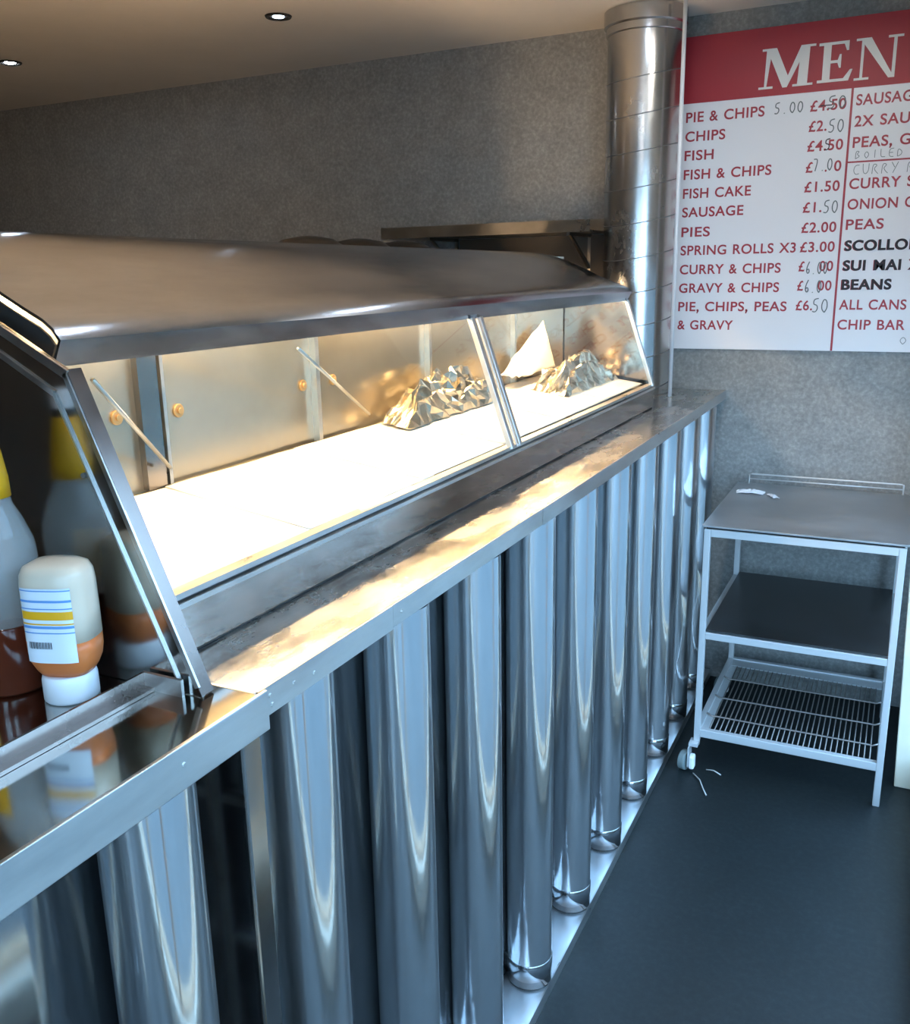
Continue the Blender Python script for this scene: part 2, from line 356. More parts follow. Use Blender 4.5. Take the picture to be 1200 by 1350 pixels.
# hood
prof = [(-.842, 1.513), (-.839, 1.518), (-.827, 1.540), (-.8355, 1.5505), (-.849, 1.560), (-.878, 1.5735), (-.915, 1.592), (-.96, 1.615), (-1.01, 1.638), (-1.06, 1.655), (-1.11, 1.665), (-1.17, 1.668), (-1.24, 1.660), (-1.31, 1.640), (-1.37, 1.60), (-1.40, 1.55)]
def off(pr, d):
    out = []
    for i, p in enumerate(pr):
        a = Vector(pr[max(i-1, 0)]); b = Vector(pr[min(i+1, len(pr)-1)]); t = (b-a).normalized(); n_ = Vector((t.y, -t.x)); out.append((p[0]-n_.x*-d*-1, p[1]-n_.y*-d*-1))
    return out
def hood_mesh():
    bm = bmesh.new(); ys_ = [FY0+(FY1-FY0)*i/24 for i in range(25)]
    rows = []
    for y in ys_:
        e = max(0, (y-(FY1-.12))/.12)
        row = []
        for k, (x, z) in enumerate(prof):
            zz = z - (e**2)*.03*max(0, (z-1.54))/.13
            row.append(bm.verts.new((x, y, zz)))
        rows.append(row)
    for R0, R1 in zip(rows, rows[1:]):
        for i in range(len(prof)-1): bm.faces.new((R0[i], R1[i], R1[i+1], R0[i+1]))
    return bm
bm = hood_mesh()
h = link('hood', bm, M['hood'], fr, smooth=True)
sm = h.modifiers.new('s', 'SOLIDIFY'); sm.thickness = .004; sm.offset = 1
es = h.modifiers.new('e', 'EDGE_SPLIT'); es.split_angle = math.radians(28)
bm = bmesh.new(); pr2 = [(x, z) for x, z in prof]; pr2[0] = (-.838, 1.515)
prism_xz(bm, [(x-.004, z-.006) for x, z in pr2], FY1-.02, FY1-.014); link('hood_end', bm, M['hood'], fr)
bm = bmesh.new()
for y in (1.62, 2.02, 2.66):
    for (x0, z0), (x1, z1) in zip(prof[4:12], prof[5:13]): bar(bm, (x0, y, z0+.0005), (x1, y, z1+.0005), .004, .0015)
link('hood_seam', bm, M['trim'], fr)
bm = bmesh.new(); prism_xz(bm, [(x-.0062, z-.0055) for x, z in prof], .7155, .7185); link('hood_end', bm, M['dark'], fr)  # black cap stands in for the shade in the gap under the hood
# chamber
CX, CZ = -1.05, 1.296
link('chamber_back', B((CX-.01, CX, FY0, FY1-.02, 1.20, 1.655)), M['inner'], fr)
bm = bmesh.new(); prism_xz(bm, [(-.762, 1.236), (CX, CZ-.012), (CX, CZ-.02), (-.762, 1.228)], FY0, FY1-.02); link('chamber_floor', bm, M['inner'], fr)
outer = [(-.752, ZT+.005), (-.748, 1.24), (-.842, 1.51), (-.85, 1.54), (-.96, 1.60), (CX, 1.64), (CX, ZT+.005)]
bm = bmesh.new(); prism_xz(bm, outer, FY1-.012, FY1-.004); link('far_end_panel', bm, M['panel'], fr)
bm = bmesh.new(); prism_xz(bm, [(-.765, ZT+.01), (-.762, 1.24), (-.853, 1.50), (-.862, 1.53), (-.96, 1.59), (CX, 1.63), (CX, ZT+.01)], .696, .700); link('near_end_liner', bm, M['inner'], fr)
# chamber posts, discs, rods drawn for reflected lines
bm = B((CX, CX+.012, 1.035, 1.075, CZ-.01, 1.56)); link('support_post', bm, M['panel'], fr)
for y, w in ((1.08, .007), (1.50, .012), (1.98, .012), (2.52, .012)):
    link('support_post', B((CX, CX+.014, y, y+w, CZ-.01, 1.56)), M['trim'], fr)
for y, z in ((.995, 1.405), (1.125, 1.398), (1.47, 1.40), (1.575, 1.40)):
    bm = bmesh.new(); tube(bm, (CX, y, z), (CX+.004, y, z), .011, 20); tube(bm, (CX+.004, y, z), (CX+.007, y, z), .005, 12)
    link('fixing_disc', bm, M['litdisc'], fr, bevel=.001)
for y in (((-.86, .786, 1.489), (-1.02, 1.065, 1.318)), ((-.86, 1.20, 1.494), (-1.02, 1.665, 1.318))):
    bm = bmesh.new(); tube(bm, y[0], y[1], .003, 8); link('reflection_rod', bm, M['trim'], fr, smooth=True)  # thin rods draw the pale lines reflected in the front glass
# heat lamps under the hood
for a, b in ((.80, 1.45), (1.55, 2.20), (2.30, 2.92)):
    bm = bmesh.new(); tube(bm, (-.97, a, 1.575), (-.97, b, 1.575), .009, 12); link('heat_lamp', bm, M['heat'], fr, smooth=True)
# body behind
link('range_body', B((-1.98, CX-.012, FY0-.02, FY1-.02, ZT+.001, 1.40)), M['panel'], fr, bevel=.004)
bm = bmesh.new(); tube(bm, (-1.50, 1.0, 1.46), (-1.50, 2.7, 1.46), .016, 12); link('rear_fill_tube', bm, M['staff'], fr, smooth=True)  # added hidden tube that warms the ceiling and wall behind the hood
bm = B((-1.51, -1.49, 1.0, 1.02, 1.40, 1.46), (-1.51, -1.49, 2.68, 2.70, 1.40, 1.46)); link('fill_tube_bracket', bm, M['flange'], fr)  # holds the added tube

# lids behind the hood
for y, lab in ((2.34, 'dark domed lid just showing above the hood, farthest from the wall shelf'), (2.62, 'dark domed lid just showing above the hood, middle of three'), (2.91, 'dark domed lid just showing above the hood, beside the wall shelf end')):
    bm = bmesh.new(); lathe(bm, [(.11, 1.401), (.125, 1.47), (.125, 1.62), (.11, 1.69), (.075, 1.712), (.02, 1.722)], 40, cx=-1.62, cy=y)
    o = link('pan_lid', bm, M['lid'], smooth=True)
    tagit(o, lab, 'lid', 'dark lids behind the hood')

# ------------------------------------------------------------------ papers and foil in the display
def zfloor(x): return 1.2385 + (x+.762)/(CX+.762)*(CZ-1.2505)
labs = ['white paper sheet lining the display floor, nearest the ketchup bottle', 'white paper sheet in the display, second from the near end',
        'white paper sheet in the display, just before the glazing bars', 'white paper sheet in the display, under the glazing bars',
        'white paper sheet in the display, below the crumpled foil', 'white paper sheet in the display, at the end by the flue']
pos = [.722, 1.07, 1.43, 1.80, 2.17, 2.55]
for i, (y0_, lab) in enumerate(zip(pos, labs)):
    bm = bmesh.new(); nx, ny = 22, 26; L = .40
    g = [[None]*(ny+1) for _ in range(nx+1)]
    skew = random.uniform(-.02, .02)
    for a in range(nx+1):
        for b in range(ny+1):
            x = -.765 - (.270+random.uniform(-.0005, .0005))*a/nx; y = y0_+L*b/ny+skew*a/nx
            y = min(max(y, .712), FY1-.03)
            z = zfloor(x)+.002+i*.0016+.0010*(1+noise.noise(Vector((x*14, y*9, i)))) + .003*max(0, noise.noise(Vector((x*5+3, y*7, i*2))))
            g[a][b] = bm.verts.new((x, y, z))
    for a in range(nx):
        for b in range(ny): bm.faces.new((g[a][b], g[a+1][b], g[a+1][b+1], g[a][b+1]))
    o = link('paper_sheet', bm, M['paper'], smooth=True); s = o.modifiers.new('s', 'SOLIDIFY'); s.thickness = .0006
    tagit(o, lab, 'paper', 'paper sheets in the display')
def foil(cx, cy, lx, ly, h, seed, lab):
    random.seed(seed); bm = bmesh.new(); n_ = 22; g = []
    for a in range(n_+1):
        row = []
        for b in range(n_+1):
            u = a/n_*2-1; v = b/n_*2-1
            x = cx+u*lx+random.uniform(-.006, .006); y = cy+v*ly+random.uniform(-.008, .008)
            e = max(0, 1-max(abs(u), abs(v))**2.5)
            zz = zfloor(max(min(x, -.77), CX))+.012+e*h*(.55+.75*abs(noise.noise(Vector((u*2.3, v*2.3, seed)))))+random.uniform(0, .016)*e
            row.append(bm.verts.new((max(x, CX+.018), y, zz)))
        g.append(row)
    for a in range(n_):
        for b in range(n_): bm.faces.new((g[a][b], g[a+1][b], g[a+1][b+1], g[a][b+1]))
    o = link('foil_sheet', bm, M['foil']); s = o.modifiers.new('s', 'SOLIDIFY'); s.thickness = .0008
    tagit(o, lab, 'foil', 'crumpled foil in the display'); random.seed(seed+3)
foil(-.990, 1.98, .034, .26, .10, 3, 'crumpled silver foil in the display, left of the glazing bars')
foil(-.905, 2.70, .055, .25, .09, 9, 'larger crumpled silver foil heap in the display, nearer the flue')
bm = bmesh.new(); g = []
for a in range(13):
    row = []
    for b in range(13):
        u, v = a/12, b/12
        y = 2.40+.34*v+.03*u; x = -1.032+.045*u*(1-v*.3); z = CZ+.02+(.135*(v)+.01)*(1-u)+.012*noise.noise(Vector((u*4, v*5, 2)))
        row.append(bm.verts.new((x, y, z)))
    g.append(row)
for a in range(12):
    for b in range(12): bm.faces.new((g[a][b], g[a+1][b], g[a+1][b+1], g[a][b+1]))
o = link('folded_paper', bm, M['paper'], smooth=True); s = o.modifiers.new('s', 'SOLIDIFY'); s.thickness = .001
tagit(o, 'folded white paper propped against the back of the display among foil', 'paper')

# ------------------------------------------------------------------ flue and pipe
fl = empty('flue_pipe', (-.912, 3.405, 0))
tagit(fl, 'wide ribbed steel flue duct rising to the ceiling beside the menu', 'flue')
bm = bmesh.new(); tube(bm, (0, 0, ZT+.001), (0, 0, 2.40), .128, 72, caps=False); link('duct', bm, M['flue'], fl, smooth=True)
bm = bmesh.new()
k = 0; z = ZT+.03
while z < 2.36:
    pts = [(.1285*math.cos(t), .1285*math.sin(t), z+.026*math.sin(t*1+.6)) for t in [2*math.pi*i/48 for i in range(48)]]
    pts.append(pts[0])
    polytube(bm, pts, .0018, 6); z += .118
link('duct_seam', bm, M['flange'], fl, smooth=True)
bm = bmesh.new(); lathe(bm, [(.130, 2.385), (.134, 2.388), (.134, 2.41), (.142, 2.415), (.142, 2.462)], 64); o = link('ceiling_collar', bm, M['flue'], fl)
bm = bmesh.new(); tube(bm, (-.755, 3.30, ZT+.001), (-.755, 3.30, CEIL-.001), .007, 16)
tagit(link('thin_pipe', bm, M['white'], smooth=True), 'thin white vertical pipe between the steel flue and the menu', 'pipe')

# wall shelf
sh = empty('wall_shelf', (0, 0, 0)); tagit(sh, 'dark steel shelf on the back wall above the hood, left of the flue', 'shelf')
link('shelf_board', B((-1.92, -1.06, 3.28, YB-.001, 1.746, 1.752), (-1.92, -1.06, 3.28, 3.284, 1.752, 1.788), (-1.92, -1.06, YB-.02, YB-.001, 1.752, 1.80)), M['shelf'], sh)
link('under_panel', B((-1.70, -1.07, YB-.012, YB-.002, 1.38, 1.744)), M['darkbrown'], sh)
for x in (-1.72, -1.15):
    bm = B((x, x+.012, 3.29, YB-.001, 1.735, 1.746), (x, x+.012, YB-.013, YB-.001, 1.60, 1.746)); bar(bm, (x+.006, 3.31, 1.74), (x+.006, YB-.005, 1.62), .01, .01, up=(1, 0, 0))
    link('bracket', bm, M['shelf'], sh)

# downlights
def downlight(x, y, lab):
    dim = x == -2.025 and y > 2
    d = empty('ceiling_downlight', (x, y, CEIL)); tagit(d, lab, 'light', 'ceiling downlights')
    bm = bmesh.new(); seg = 32
    prof_ = [(.030, -.001), (.034, -.006), (.043, -.006), (.046, -.001)]
    rings = [[bm.verts.new((r*math.cos(2*math.pi*i/seg), r*math.sin(2*math.pi*i/seg), z)) for i in range(seg)] for r, z in prof_]
    for R0, R1 in zip(rings, rings[1:]):
        for i in range(seg): bm.faces.new((R0[i], R0[(i+1) % seg], R1[(i+1) % seg], R1[i]))
    link('trim_ring', bm, M['spotring'], d, smooth=True)
    bm = bmesh.new(); tube(bm, (0, 0, -.004), (0, 0, -.0015), .020, 24); link('lamp', bm, M['spotdim' if dim else 'spotfill' if x > -.5 else 'spot'], d)
    bm = bmesh.new(); tube(bm, (0, 0, -.0015), (0, 0, -.0005), .032, 24); link('reflector', bm, M['flange'], d)
downlight(-3.354, 2.833, 'recessed ceiling downlight at the left end, bright')
downlight(-2.025, 2.825, 'recessed ceiling downlight above the middle of the fryer, nearer the flue')
downlight(-.69, 2.83, 'recessed ceiling downlight above the flue end of the counter')
downlight(-.69, 1.50, 'recessed ceiling downlight over the middle of the counter')
downlight(-.30, 2.55, 'added fill downlight above the menu side of the room')  # added to brighten the menu and the wall below it
downlight(-.30, 1.15, 'added fill downlight above the customer side')  # second added fill, same purpose
downlight(-.69, .20, 'added unseen downlight over the near counter')  # added out of view to light the front wall mirrored in the end panel
downlight(-2.025, .20, 'added unseen downlight behind the near counter')  # also added for the front wall seen in the end panel
downlight(-3.354, .9, 'recessed ceiling downlight over the near staff side')

# ------------------------------------------------------------------ menu board
mb = empty('menu_board', (0, 0, 0)); tagit(mb, 'large white menu board with red header and price list on the back wall', 'sign')
BY0, BX0, BX1 = 3.535, -.812, .212
link('board_panel', B((BX0, BX1, BY0, YB-.001, 1.318, 2.395)), M['boardwhite'], mb, bevel=.001)
link('header_band', B((BX0, BX1, BY0-.0015, BY0, 2.178, 2.395)), M['boardred'], mb)
link('divider_line', B((-.2475, -.2405, BY0-.001, BY0, 1.319, 2.178)), M['textred'], mb)
link('divider_line', B((-.2405, BX1, BY0-.001, BY0, 1.944, 1.949)), M['textred'], mb)
def text_width(s, size):
    cu_ = bpy.data.curves.new('measure', 'FONT'); cu_.body = s; cu_.size = size; cu_.space_character = 1.08
    o = bpy.data.objects.new('measure', cu_); COL.objects.link(o); bpy.context.view_layer.update()
    xs = [c[0] for c in o.bound_box]; bpy.data.objects.remove(o); return min(xs), max(xs)
def text(name, s, x0, z0, h_, x1=None, mat=None, weight=.0008, cap=.729, dy=0):
    # one part per word, spaced as in the full line
    size = h_/cap; a, b = text_width(s, size); k_ = (x1-x0)/(b-a) if x1 else 1; j = 0
    for w_ in s.split():
        i = s.index(w_, j); j = i+len(w_)
        wa, wb = text_width(w_, size); right = text_width(s[:j], size)[1]; left = right-(wb-wa)
        o = word(name, w_, x0+(left-a)*k_, z0, h_, x0+(right-a)*k_, mat, weight, cap); o.location.y = dy
def word(name, s, x0, z0, h_, x1=None, mat=None, weight=.0008, cap=.729):
    cu_ = bpy.data.curves.new(name, 'FONT'); cu_.body = s; cu_.size = h_/cap; cu_.offset = weight; cu_.extrude = .0004; cu_.space_character = 1.08
    tmp = bpy.data.objects.new('tmp_text', cu_); COL.objects.link(tmp)
    bpy.context.view_layer.update()
    me = bpy.data.meshes.new_from_object(tmp.evaluated_get(bpy.context.evaluated_depsgraph_get()))
    bpy.data.objects.remove(tmp)
    xs = [v.co.x for v in me.vertices]; w_ = max(xs)-min(xs); m0 = min(xs)
    k_ = (x1-x0)/w_ if x1 else 1
    for v in me.vertices: x, y, z = v.co; v.co = (x0+(x-m0)*k_, BY0-.0006-z*1.0, z0+y)
    if ',' in s:      # the tail of each comma
        bm = bmesh.new(); bm.from_mesh(me)
        for i, ch in enumerate(s):
            if ch == ',':
                xr = x0+(text_width(s[:i+1], h_/cap)[1]-m0)*k_
                v = [bm.verts.new((x0_, BY0-.001, z0+z_)) for x0_, z_ in ((xr-.0052*k_, .003), (xr+.0010, .003), (xr-.0030, -.0085), (xr-.0068, -.0085))]
                bm.faces.new(v)
        bm.to_mesh(me); bm.free()
    me.materials.clear(); me.materials.append(mat or M['textred'])
    o = bpy.data.objects.new(name, me); COL.objects.link(o); o.parent = mb; return o
CH = .0345
Lz = [2.116, 2.052, 1.988, 1.923, 1.858, 1.793, 1.724, 1.659, 1.591, 1.524, 1.457, 1.390]
Ls = [('PIE & CHIPS', -.521), ('CHIPS', -.650), ('FISH', -.687), ('FISH & CHIPS', -.486), ('FISH CAKE', -.551), ('SAUSAGE', -.573), ('PIES', -.687), ('SPRING ROLLS X3', -.387), ('CURRY & CHIPS', -.433), ('GRAVY & CHIPS', -.434), ('PIE, CHIPS, PEAS', -.404), ('& GRAVY', -.587)]
for z, (s, x1) in zip(Lz, Ls): text('menu_word', s, -.790, z, CH, x1)
Pr = [('£4.50', 2.117), ('£2.', 2.053), ('£4.50', 1.990), ('£  . 0', 1.922), ('£1.50', 1.858), ('£1.', 1.791), ('£2.00', 1.724), ('£3.00', 1.659), ('£   00', 1.594), ('£   00', 1.528), ('£6.', 1.460)]
for s, z in Pr:
    x1 = {'£2.': -.316, '£1.': -.312, '£6.': -.318}.get(s, -.260)
    text('price', s, -.373, z, CH, x1)
RC = [('SAUSAGE', -.036), ('2X SAUSAGE', .060), ('PEAS, GR', -.02), None, None, ('CURRY SA', -.0), ('ONION GR', .005), ('PEAS', -.112), ('SCOLLOP', -.005), ('SUI MAI X', .01), ('BEANS', -.072), ('ALL CANS', -.018), ('CHIP BAR', -.016)]
Rz = [2.124, 2.058, 1.992, 1.957, 1.905, 1.861, 1.795, 1.729, 1.659, 1.593, 1.529, 1.462, 1.394]
for e, z in zip(RC, Rz):
    if e: text('menu_word', e[0], -.230, z, CH, e[1])
for i in (8, 9, 10):
    z = Rz[i]; s, x1 = RC[i]
    text('marker_overwrite', s, -.2275, z+.001, CH, x1+.002, M['penblack'], weight=.0016, dy=-.0008)
# handwriting
ST = {'0': [[(.5, 0), (.15, .2), (.1, .6), (.4, 1), (.8, .8), (.85, .3), (.5, 0)]], '5': [[(.85, 1), (.25, .95), (.2, .55), (.7, .55), (.8, .25), (.5, 0), (.1, .08)]],
      '6': [[(.7, 1), (.25, .6), (.15, .2), (.5, 0), (.8, .2), (.6, .45), (.2, .3)]], '7': [[(.1, .95), (.85, 1), (.4, 0)]], '.': [[(.4, .05), (.5, .0)]],
      'B': [[(.1, 0), (.1, 1), (.7, .85), (.2, .55), (.8, .3), (.1, 0)]], 'O': [[(.5, 0), (.1, .4), (.5, .9), (.9, .4), (.5, 0)]], 'I': [[(.5, 0), (.5, .95)]], 'L': [[(.15, 1), (.15, 0), (.8, .05)]],
      'E': [[(.8, 1), (.15, .95), (.15, 0), (.8, 0)], [(.15, .5), (.7, .5)]], 'D': [[(.15, 0), (.15, 1), (.8, .6), (.7, .15), (.15, 0)]], 'C': [[(.85, .9), (.3, .9), (.1, .4), (.4, 0), (.85, .1)]],
      'U': [[(.1, 1), (.15, .2), (.5, 0), (.85, .3), (.85, 1)]], 'R': [[(.1, 0), (.15, 1), (.8, .8), (.2, .5), (.85, 0)]], 'Y': [[(.1, 1), (.5, .5)], [(.9, 1), (.3, 0)]], ' ': [], '-': [[(0, .5), (1, .5)]]}
def hand(s, x0, x1, z0, h_, mat, w=.0034):
    bm = bmesh.new(); n_ = len(s); cw = (x1-x0)/n_
    for i, ch in enumerate(s):
        for st in ST[ch]:
            P = [(x0+(i+.08+.84*a)*cw, z0+b*h_) for a, b in st]
            Q = []
            for a in range(len(P)-1):
                for t in range(3): Q.append((P[a][0]+(P[a+1][0]-P[a][0])*t/3, P[a][1]+(P[a+1][1]-P[a][1])*t/3))
            Q.append(P[-1])
            for _ in range(2): Q = [Q[0]]+[((Q[j-1][0]+2*Q[j][0]+Q[j+1][0])/4, (Q[j-1][1]+2*Q[j][1]+Q[j+1][1])/4) for j in range(1, len(Q)-1)]+[Q[-1]]
            for p, q in zip(Q, Q[1:]): bar(bm, (p[0], BY0-.0014, p[1]), (q[0], BY0-.0014, q[1]), w, .0008, up=(0, 1, 0))
    return link('handwriting', bm, mat, mb)
hand('5.00', -.492, -.392, 2.118, .036, M['pen'])
hand('50', -.322, -.256, 2.120, .040, M['pen']); hand('-', -.345, -.30, 2.112, .040, M['penblack'])
hand('50', -.314, -.258, 2.045, .042, M['pen']); hand('5', -.322, -.296, 1.990, .036, M['penblack'])
hand('7.0', -.352, -.285, 1.925, .040, M['pen'])
hand('50', -.310, -.256, 1.786, .042, M['pen'])
hand('6.00', -.350, -.275, 1.584, .042, M['pen']); hand('6.0', -.350, -.290, 1.520, .044, M['pen']); hand('50', -.322, -.262, 1.452, .048, M['pen'])
hand('BOILED R', -.222, -.02, 1.956, .026, M['pen'], .0018); hand('CURRY', -.226, -.08, 1.905, .034, M['pen'], .0018); hand('R', -.062, -.03, 1.905, .034, M['pen'], .0018)
hand('O', -.035, -.0, 1.345, .03, M['pen'], .0018)
# serif title, drawn as outlines
def glyph(polys, x0, z0, h_, wdt, name='title_letter'):
    bm = bmesh.new()
    for pi_, P in enumerate(polys):
        A = [bm.verts.new((x0+x*wdt, BY0-.0016, z0+y*h_)) for x, y in P]; C_ = [bm.verts.new((x0+x*wdt, BY0-.0030-pi_*.00012, z0+y*h_)) for x, y in P]
        n_ = len(P)
        for i in range(n_): bm.faces.new((A[i], A[(i+1) % n_], C_[(i+1) % n_], C_[i]))
        bm.faces.new(A[::-1]); bm.faces.new(C_)
    bmesh.ops.triangulate(bm, faces=[f for f in bm.faces if len(f.verts) > 4])
    return link(name, bm, M['titlewhite'], mb)
def rect(a, b, c, d): return [(a, c), (b, c), (b, d), (a, d)]
sf = .055
Mg = [[(.10, 0), (.14, 0), (.22, 1), (.12, 1)], [(.12, 1), (.30, 1), (.53, .28), (.49, .0), (.44, 0)], [(.44, 0), (.52, 0), (.86, 1), (.74, 1)], [(.70, 0), (.88, 0), (.90, 1), (.74, 1)], rect(0, .26, 0, sf), rect(.04, .24, 1-sf, 1), rect(.62, .98, 0, sf), rect(.74, 1.0, 1-sf, 1)]
Eg = [rect(.14, .36, 0, 1), rect(0, .90, 0, sf+.015), rect(0, .86, 1-sf-.015, 1), rect(.3, .66, .47, .54), [(.86, 1), (.86, .76), (.80, .76), (.72, .94)], [(.90, 0), (1.0, .28), (.93, .28), (.74, .06)], [(.66, .34), (.66, .68), (.61, .68), (.56, .54), (.56, .46), (.61, .34)]]
Ng = [rect(.12, .18, 0, 1), [(.08, 1), (.32, 1), (.86, .0), (.74, 0)], rect(.80, .87, 0, 1), rect(0, .32, 0, sf), rect(0, .24, 1-sf, 1), rect(.68, 1.0, 1-sf, 1)]
Ug = [rect(.14, .36, .25, 1), [(.14, .26), (.36, .26), (.46, .08), (.40, -.01), (.22, .06)], [(.46, .08), (.40, -.01), (.62, -.01), (.60, .07)], [(.60, .07), (.62, -.01), (.80, .08), (.84, .25), (.76, .25)], rect(.76, .84, .25, 1), rect(0, .50, 1-sf, 1), rect(.62, 1.0, 1-sf, 1)]
glyph(Mg, -.546, 2.201, .126, .178); glyph(Eg, -.358, 2.203, .122, .108); glyph(Ng, -.244, 2.200, .126, .140); glyph(Ug, -.080, 2.202, .124, .130)

# ------------------------------------------------------------------ trolley
TX0, TX1, TY0, TY1 = -.516, .052, 2.795, 3.445
tr = empty('steel_trolley', (0, 0, 0)); tagit(tr, 'open metal trolley with two sheet shelves and a wire rack below, against the back wall', 'trolley')
LW = .020
for x, y, zb in ((TX0, TY0, .10), (TX1-LW, TY0, .0), (TX0, TY1-LW, .10), (TX1-LW, TY1-LW, .0)):
    link('leg', B((x, x+LW, y, y+LW, zb, .826)), M['frame'], tr, bevel=.002)
def rails(z0, z1, name):
    link(name, B((TX0+LW, TX1-LW, TY0, TY0+LW, z0, z1), (TX0+LW, TX1-LW, TY1-LW, TY1, z0, z1), (TX0, TX0+LW, TY0+LW, TY1-LW, z0, z1), (TX1-LW, TX1, TY0+LW, TY1-LW, z0, z1)), M['frame'], tr, bevel=.0015)
rails(.802, .826, 'top_frame'); rails(.462, .485, 'shelf_frame'); rails(.118, .145, 'rack_frame')
link('top_gap', B((TX0+.006, TX1-.006, TY0+.006, TY1-.006, .826, .833)), M['dark'], tr)
link('top_sheet', B((TX0-.006, TX1+.006, TY0-.006, TY1+.004, .833, .839)), M['trolleytop'], tr, bevel=.001)
link('shelf_sheet', B((TX0+LW, TX1-LW, TY0+.004, TY1-.004, .488, .493)), M['shelfdark'], tr)
bm = bmesh.new()
zr = .138
for i in range(31):
    x = TX0+.045+(TX1-TX0-.085)*i/30; tube(bm, (x, TY0+.022, zr), (x, TY1-.075, zr), .0022, 6)
for y in (TY0+.12, TY0+.27, TY0+.44): polytube(bm, [(TX0+.018, y, zr+.012), (TX0+.035, y, zr+.003), (TX0+.05, y, zr+.004), (TX1-.05, y, zr+.004), (TX1-.035, y, zr+.003), (TX1-.018, y, zr+.012)], .003, 6)
link('wire_rack', bm, M['wire'], tr, smooth=True)
link('rack_plate', B((TX0+LW, TX1-LW, TY1-.078, TY1-LW, .136, .140), (TX0+LW, TX0+.042, TY0+LW, TY1-.078, .136, .139)), M['frame'], tr)
bm = bmesh.new(); polytube(bm, [(TX0+.035, TY1-.01, .839), (TX0+.035, TY1-.01, .874), (TX0+.045, TY1-.01, .876), (TX1-.03, TY1-.01, .876), (TX1-.02, TY1-.01, .874), (TX1-.02, TY1-.01, .839)], .0028, 8)
polytube(bm, [(TX0+.035, TY1-.01, .858), (TX1-.02, TY1-.01, .858)], .0022, 6)
link('gallery_rail', bm, M['frame'], tr, smooth=True)
for y in (TY0+.01, TY1-.01):
    bm = bmesh.new(); tube(bm, (TX0-.034, y-.02, .033), (TX0-.012, y-.026, .033), .033, 32); w = link('castor_wheel', bm, M['rubber'], tr, bevel=.004)
    bm = bmesh.new(); tube(bm, (TX0-.036, y-.02, .033), (TX0-.033, y-.0208, .033), .019, 24); link('hub', bm, M['frame'], w)
    bm = B((TX0-.011, TX0-.007, y-.045, y+.010, .018, .088), (TX0-.011, TX0+.018, y-.03, y+.012, .088, .100)); tube(bm, (TX0+.010, y, .085), (TX0+.010, y, .105), .009, 12)
    link('castor_fork', bm, M['frame'], tr, bevel=.001)
    bm = B((TX0-.006, TX0+.012, y-.045, y-.015, .012, .060)); link('castor_brake', bm, M['white'], tr, bevel=.006)
# crumpled paper on the trolley
def scrap(name, cx, cy, cz, lx, ly, h_, seed, lab, cat='paper', mat=None, rz=0, group=None):
    bm = bmesh.new(); n_ = 12; g = []
    for a in range(n_+1):
        row = []
        for b in range(n_+1):
            u = a/n_*2-1; v = b/n_*2-1
            rr = 1-.25*noise.noise(Vector((u*2, v*2, seed)))
            x = u*lx*rr; y = v*ly*rr; e = max(0, 1-(u*u+v*v)*.5)
            z = e*h_*(.5+abs(noise.noise(Vector((u*2.5, v*2.5, seed+5)))))
            row.append(bm.verts.new((cx+x*math.cos(rz)-y*math.sin(rz), cy+x*math.sin(rz)+y*math.cos(rz), cz+.001+z)))
        g.append(row)
    for a in range(n_):
        for b in range(n_): bm.faces.new((g[a][b], g[a+1][b], g[a+1][b+1], g[a][b+1]))
    o = link(name, bm, mat or M['white']); s = o.modifiers.new('s', 'SOLIDIFY'); s.thickness = .001; s.offset = 1
    tagit(o, lab, cat, group); return o
scrap('plastic_wrapper', -.452, 3.285, .839, .046, .024, .010, 2, 'crumpled white wrapper on the trolley top near the counter', 'wrapper')
scrap('plastic_wrapper', -.372, 3.25, .839, .010, .030, .006, 6, 'small white scrap on the trolley top, right of the larger wrapper', 'wrapper', rz=.5)

# cream board and floor scraps
bm = bmesh.new(); prism_xz(bm, [(.090, 0.001), (.185, .001), (.185, .82), (.066, .82)], 2.94, 2.965)
cb = link('cream_board', bm, M['cream'], bevel=.003); tagit(cb, 'cream painted board standing on the floor right of the trolley', 'board')
bm = bmesh.new(); polytube(bm, [(-.505, 2.76, .002), (-.475, 2.72, .006), (-.455, 2.675, .003), (-.44, 2.645, .002)], .0022, 6)
tagit(link('loose_string', bm, M['strand'], smooth=True), 'pale loose string on the dark floor, running out from the castor', 'string')
bm = bmesh.new(); polytube(bm, [(-.47, 2.80, .002), (-.445, 2.795, .007), (-.42, 2.785, .002)], .002, 6)
tagit(link('loose_string', bm, M['strand'], smooth=True), 'short pale scrap of string on the floor beside the castor fork', 'string')

# ------------------------------------------------------------------ bottles
kb = empty('sauce_bottle', (-.783, .638, ZT+.0006), math.radians(20))
tagit(kb, 'upside-down squeezy bottle of orange sauce with white cap and label', 'bottle')
bm = bmesh.new(); lathe(bm, [(.027, 0), (.0285, .002), (.0285, .024), (.0275, .028), (.026, .030)], 48); link('cap', bm, M['white'], kb, smooth=False)
for p in kb.children[0].data.polygons: p.use_smooth = len(p.vertices) == 4
KR, KY, KP = .0365, .80, 3.0
bm = bmesh.new(); lathe(bm, [(.026, .0301), (.030, .036), (.0345, .046), (.0362, .056), (KR, .0700)], 64, 1.0, KY, power=KP); link('sauce', bm, M['ketchup'], kb, smooth=True)
bm = bmesh.new(); lathe(bm, [(KR, .0702), (KR, .10), (.0362, .130), (.0350, .142), (.0315, .1495), (.024, .1535), (.010, .155)], 64, 1.0, KY, power=KP); link('bottle_body', bm, M['bottleclear'], kb, smooth=True)
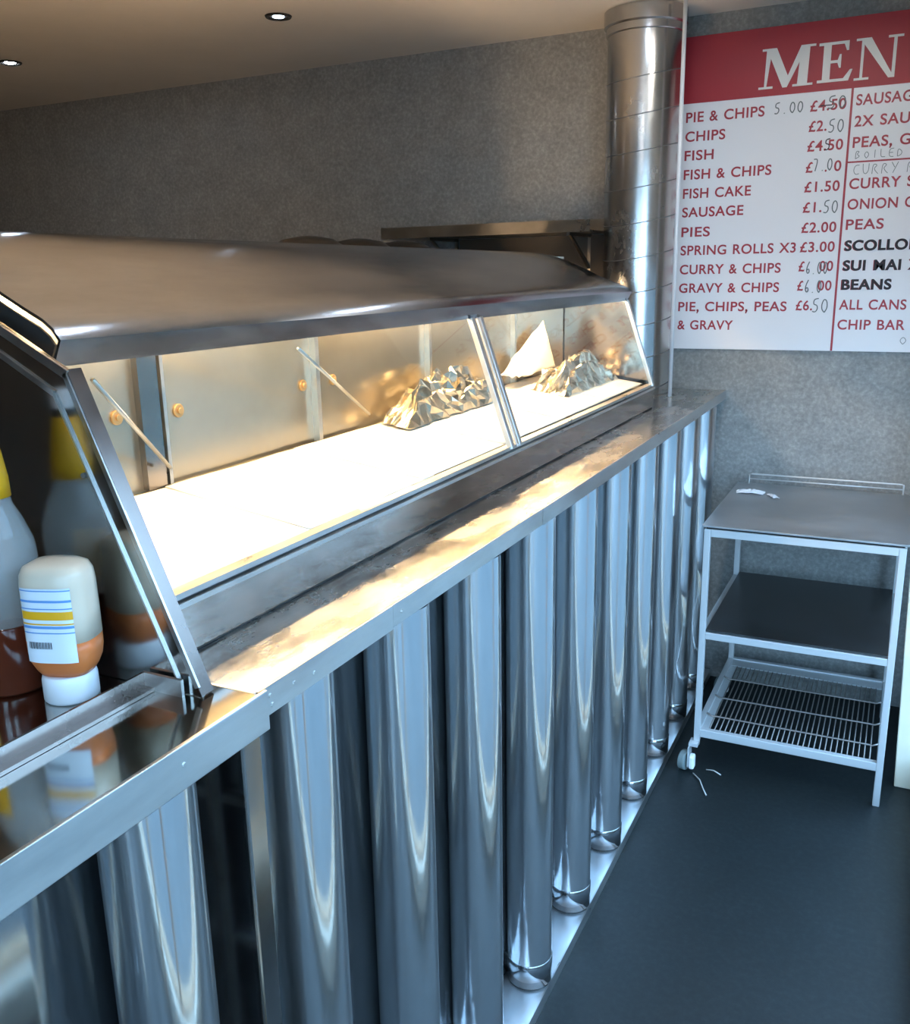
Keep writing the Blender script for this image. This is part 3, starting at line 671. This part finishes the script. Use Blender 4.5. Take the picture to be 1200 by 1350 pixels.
def wrap(bm, r, ry, power, z0, z1, t0, t1, n_=16, off_=.0006):
    pts = []
    for i in range(n_+1):
        t = t0+(t1-t0)*i/n_; c, s = math.cos(t), math.sin(t); k_ = (abs(c)**power+abs(s)**power)**(-1/power)
        pts.append(((r+off_)*c*k_, (r*ry+off_)*s*k_))
    lo = [bm.verts.new((x, y, z0)) for x, y in pts]; hi = [bm.verts.new((x, y, z1)) for x, y in pts]
    for i in range(n_): bm.faces.new((lo[i], lo[i+1], hi[i+1], hi[i]))
D = math.radians
KA, KB = -132, -50
lb = bmesh.new(); wrap(lb, KR, KY, KP, .050, .132, D(KA), D(KB), off_=.0009); lab_ = link('label', lb, M['labelwhite'], kb, smooth=True)
bm = bmesh.new(); wrap(bm, KR, KY, KP, .098, .107, D(KA), D(KB), off_=.0012); wrap(bm, KR, KY, KP, .0925, .0940, D(KA), D(KB), off_=.0013); link('label_band', bm, M['yellow'], lab_)
bm = bmesh.new()
for z, h_ in ((.129, .0012), (.117, .0025), (.1095, .0012), (.0885, .0028), (.083, .0012)): wrap(bm, KR, KY, KP, z, z+h_, D(KA), D(KB), off_=.0014)
link('label_stripe', bm, M['blue'], lab_)
bm = bmesh.new()
for i in range(16):
    t = D(-124+i*2.4); wrap(bm, KR, KY, KP, .066, .0735, t, t+D(1.0+.5*(i % 2)), 1, off_=.0014)
link('barcode', bm, M['black'], lab_)
# tall bottle
vb = empty('vinegar_bottle', (-.867, .634, ZT+.0006))
tagit(vb, 'tall clear bottle of brown vinegar with yellow labels on the near counter', 'bottle')
bm = bmesh.new(); lathe(bm, [(.037, 0), (.040, .004), (.040, .075), (.0398, .078)], 48); link('vinegar', bm, M['vinegar'], vb, smooth=True)
bm = bmesh.new(); lathe(bm, [(.040, .0785), (.040, .150), (.0385, .165), (.030, .190), (.0225, .206), (.021, .215)], 48); link('bottle_body', bm, M['clear'], vb, smooth=True)
bm = bmesh.new(); lathe(bm, [(.0222, .2152), (.0218, .235), (.0185, .262), (.015, .284), (.0145, .286)], 40); n1 = link('neck_label', bm, M['yellow'], vb, smooth=True)
bm = bmesh.new(); tube(bm, (.014, -.0165, .248), (.0147, -.0175, .248), .0085, 24); e1 = link('round_mark', bm, M['white'], n1)
bm = bmesh.new(); tube(bm, (.0146, -.0174, .248), (.0150, -.0180, .248), .0045, 20); link('round_mark', bm, M['red'], n1)
bm = bmesh.new(); lathe(bm, [(.0135, .2862), (.0135, .296)], 32); link('neck_ring', bm, M['black'], vb, smooth=False)
bm = bmesh.new(); lathe(bm, [(.012, .2962), (.012, .312), (.009, .318)], 32); link('cap', bm, M['white'], vb)
bm = bmesh.new(); wrap(bm, .040, 1, 2, .040, .140, D(-150), D(-72), off_=.0009); bl = link('body_label', bm, M['yellow'], vb, smooth=True)
bm = bmesh.new(); wrap(bm, .040, 1, 2, .043, .058, D(-100), D(-75), off_=.0012); link('label_patch', bm, M['labelwhite'], bl)
scrap('crumpled_napkin', -.868, .545, ZT, .016, .016, .018, 4, 'crumpled white napkin scrap at the left edge of the counter', 'napkin', M['paper'])
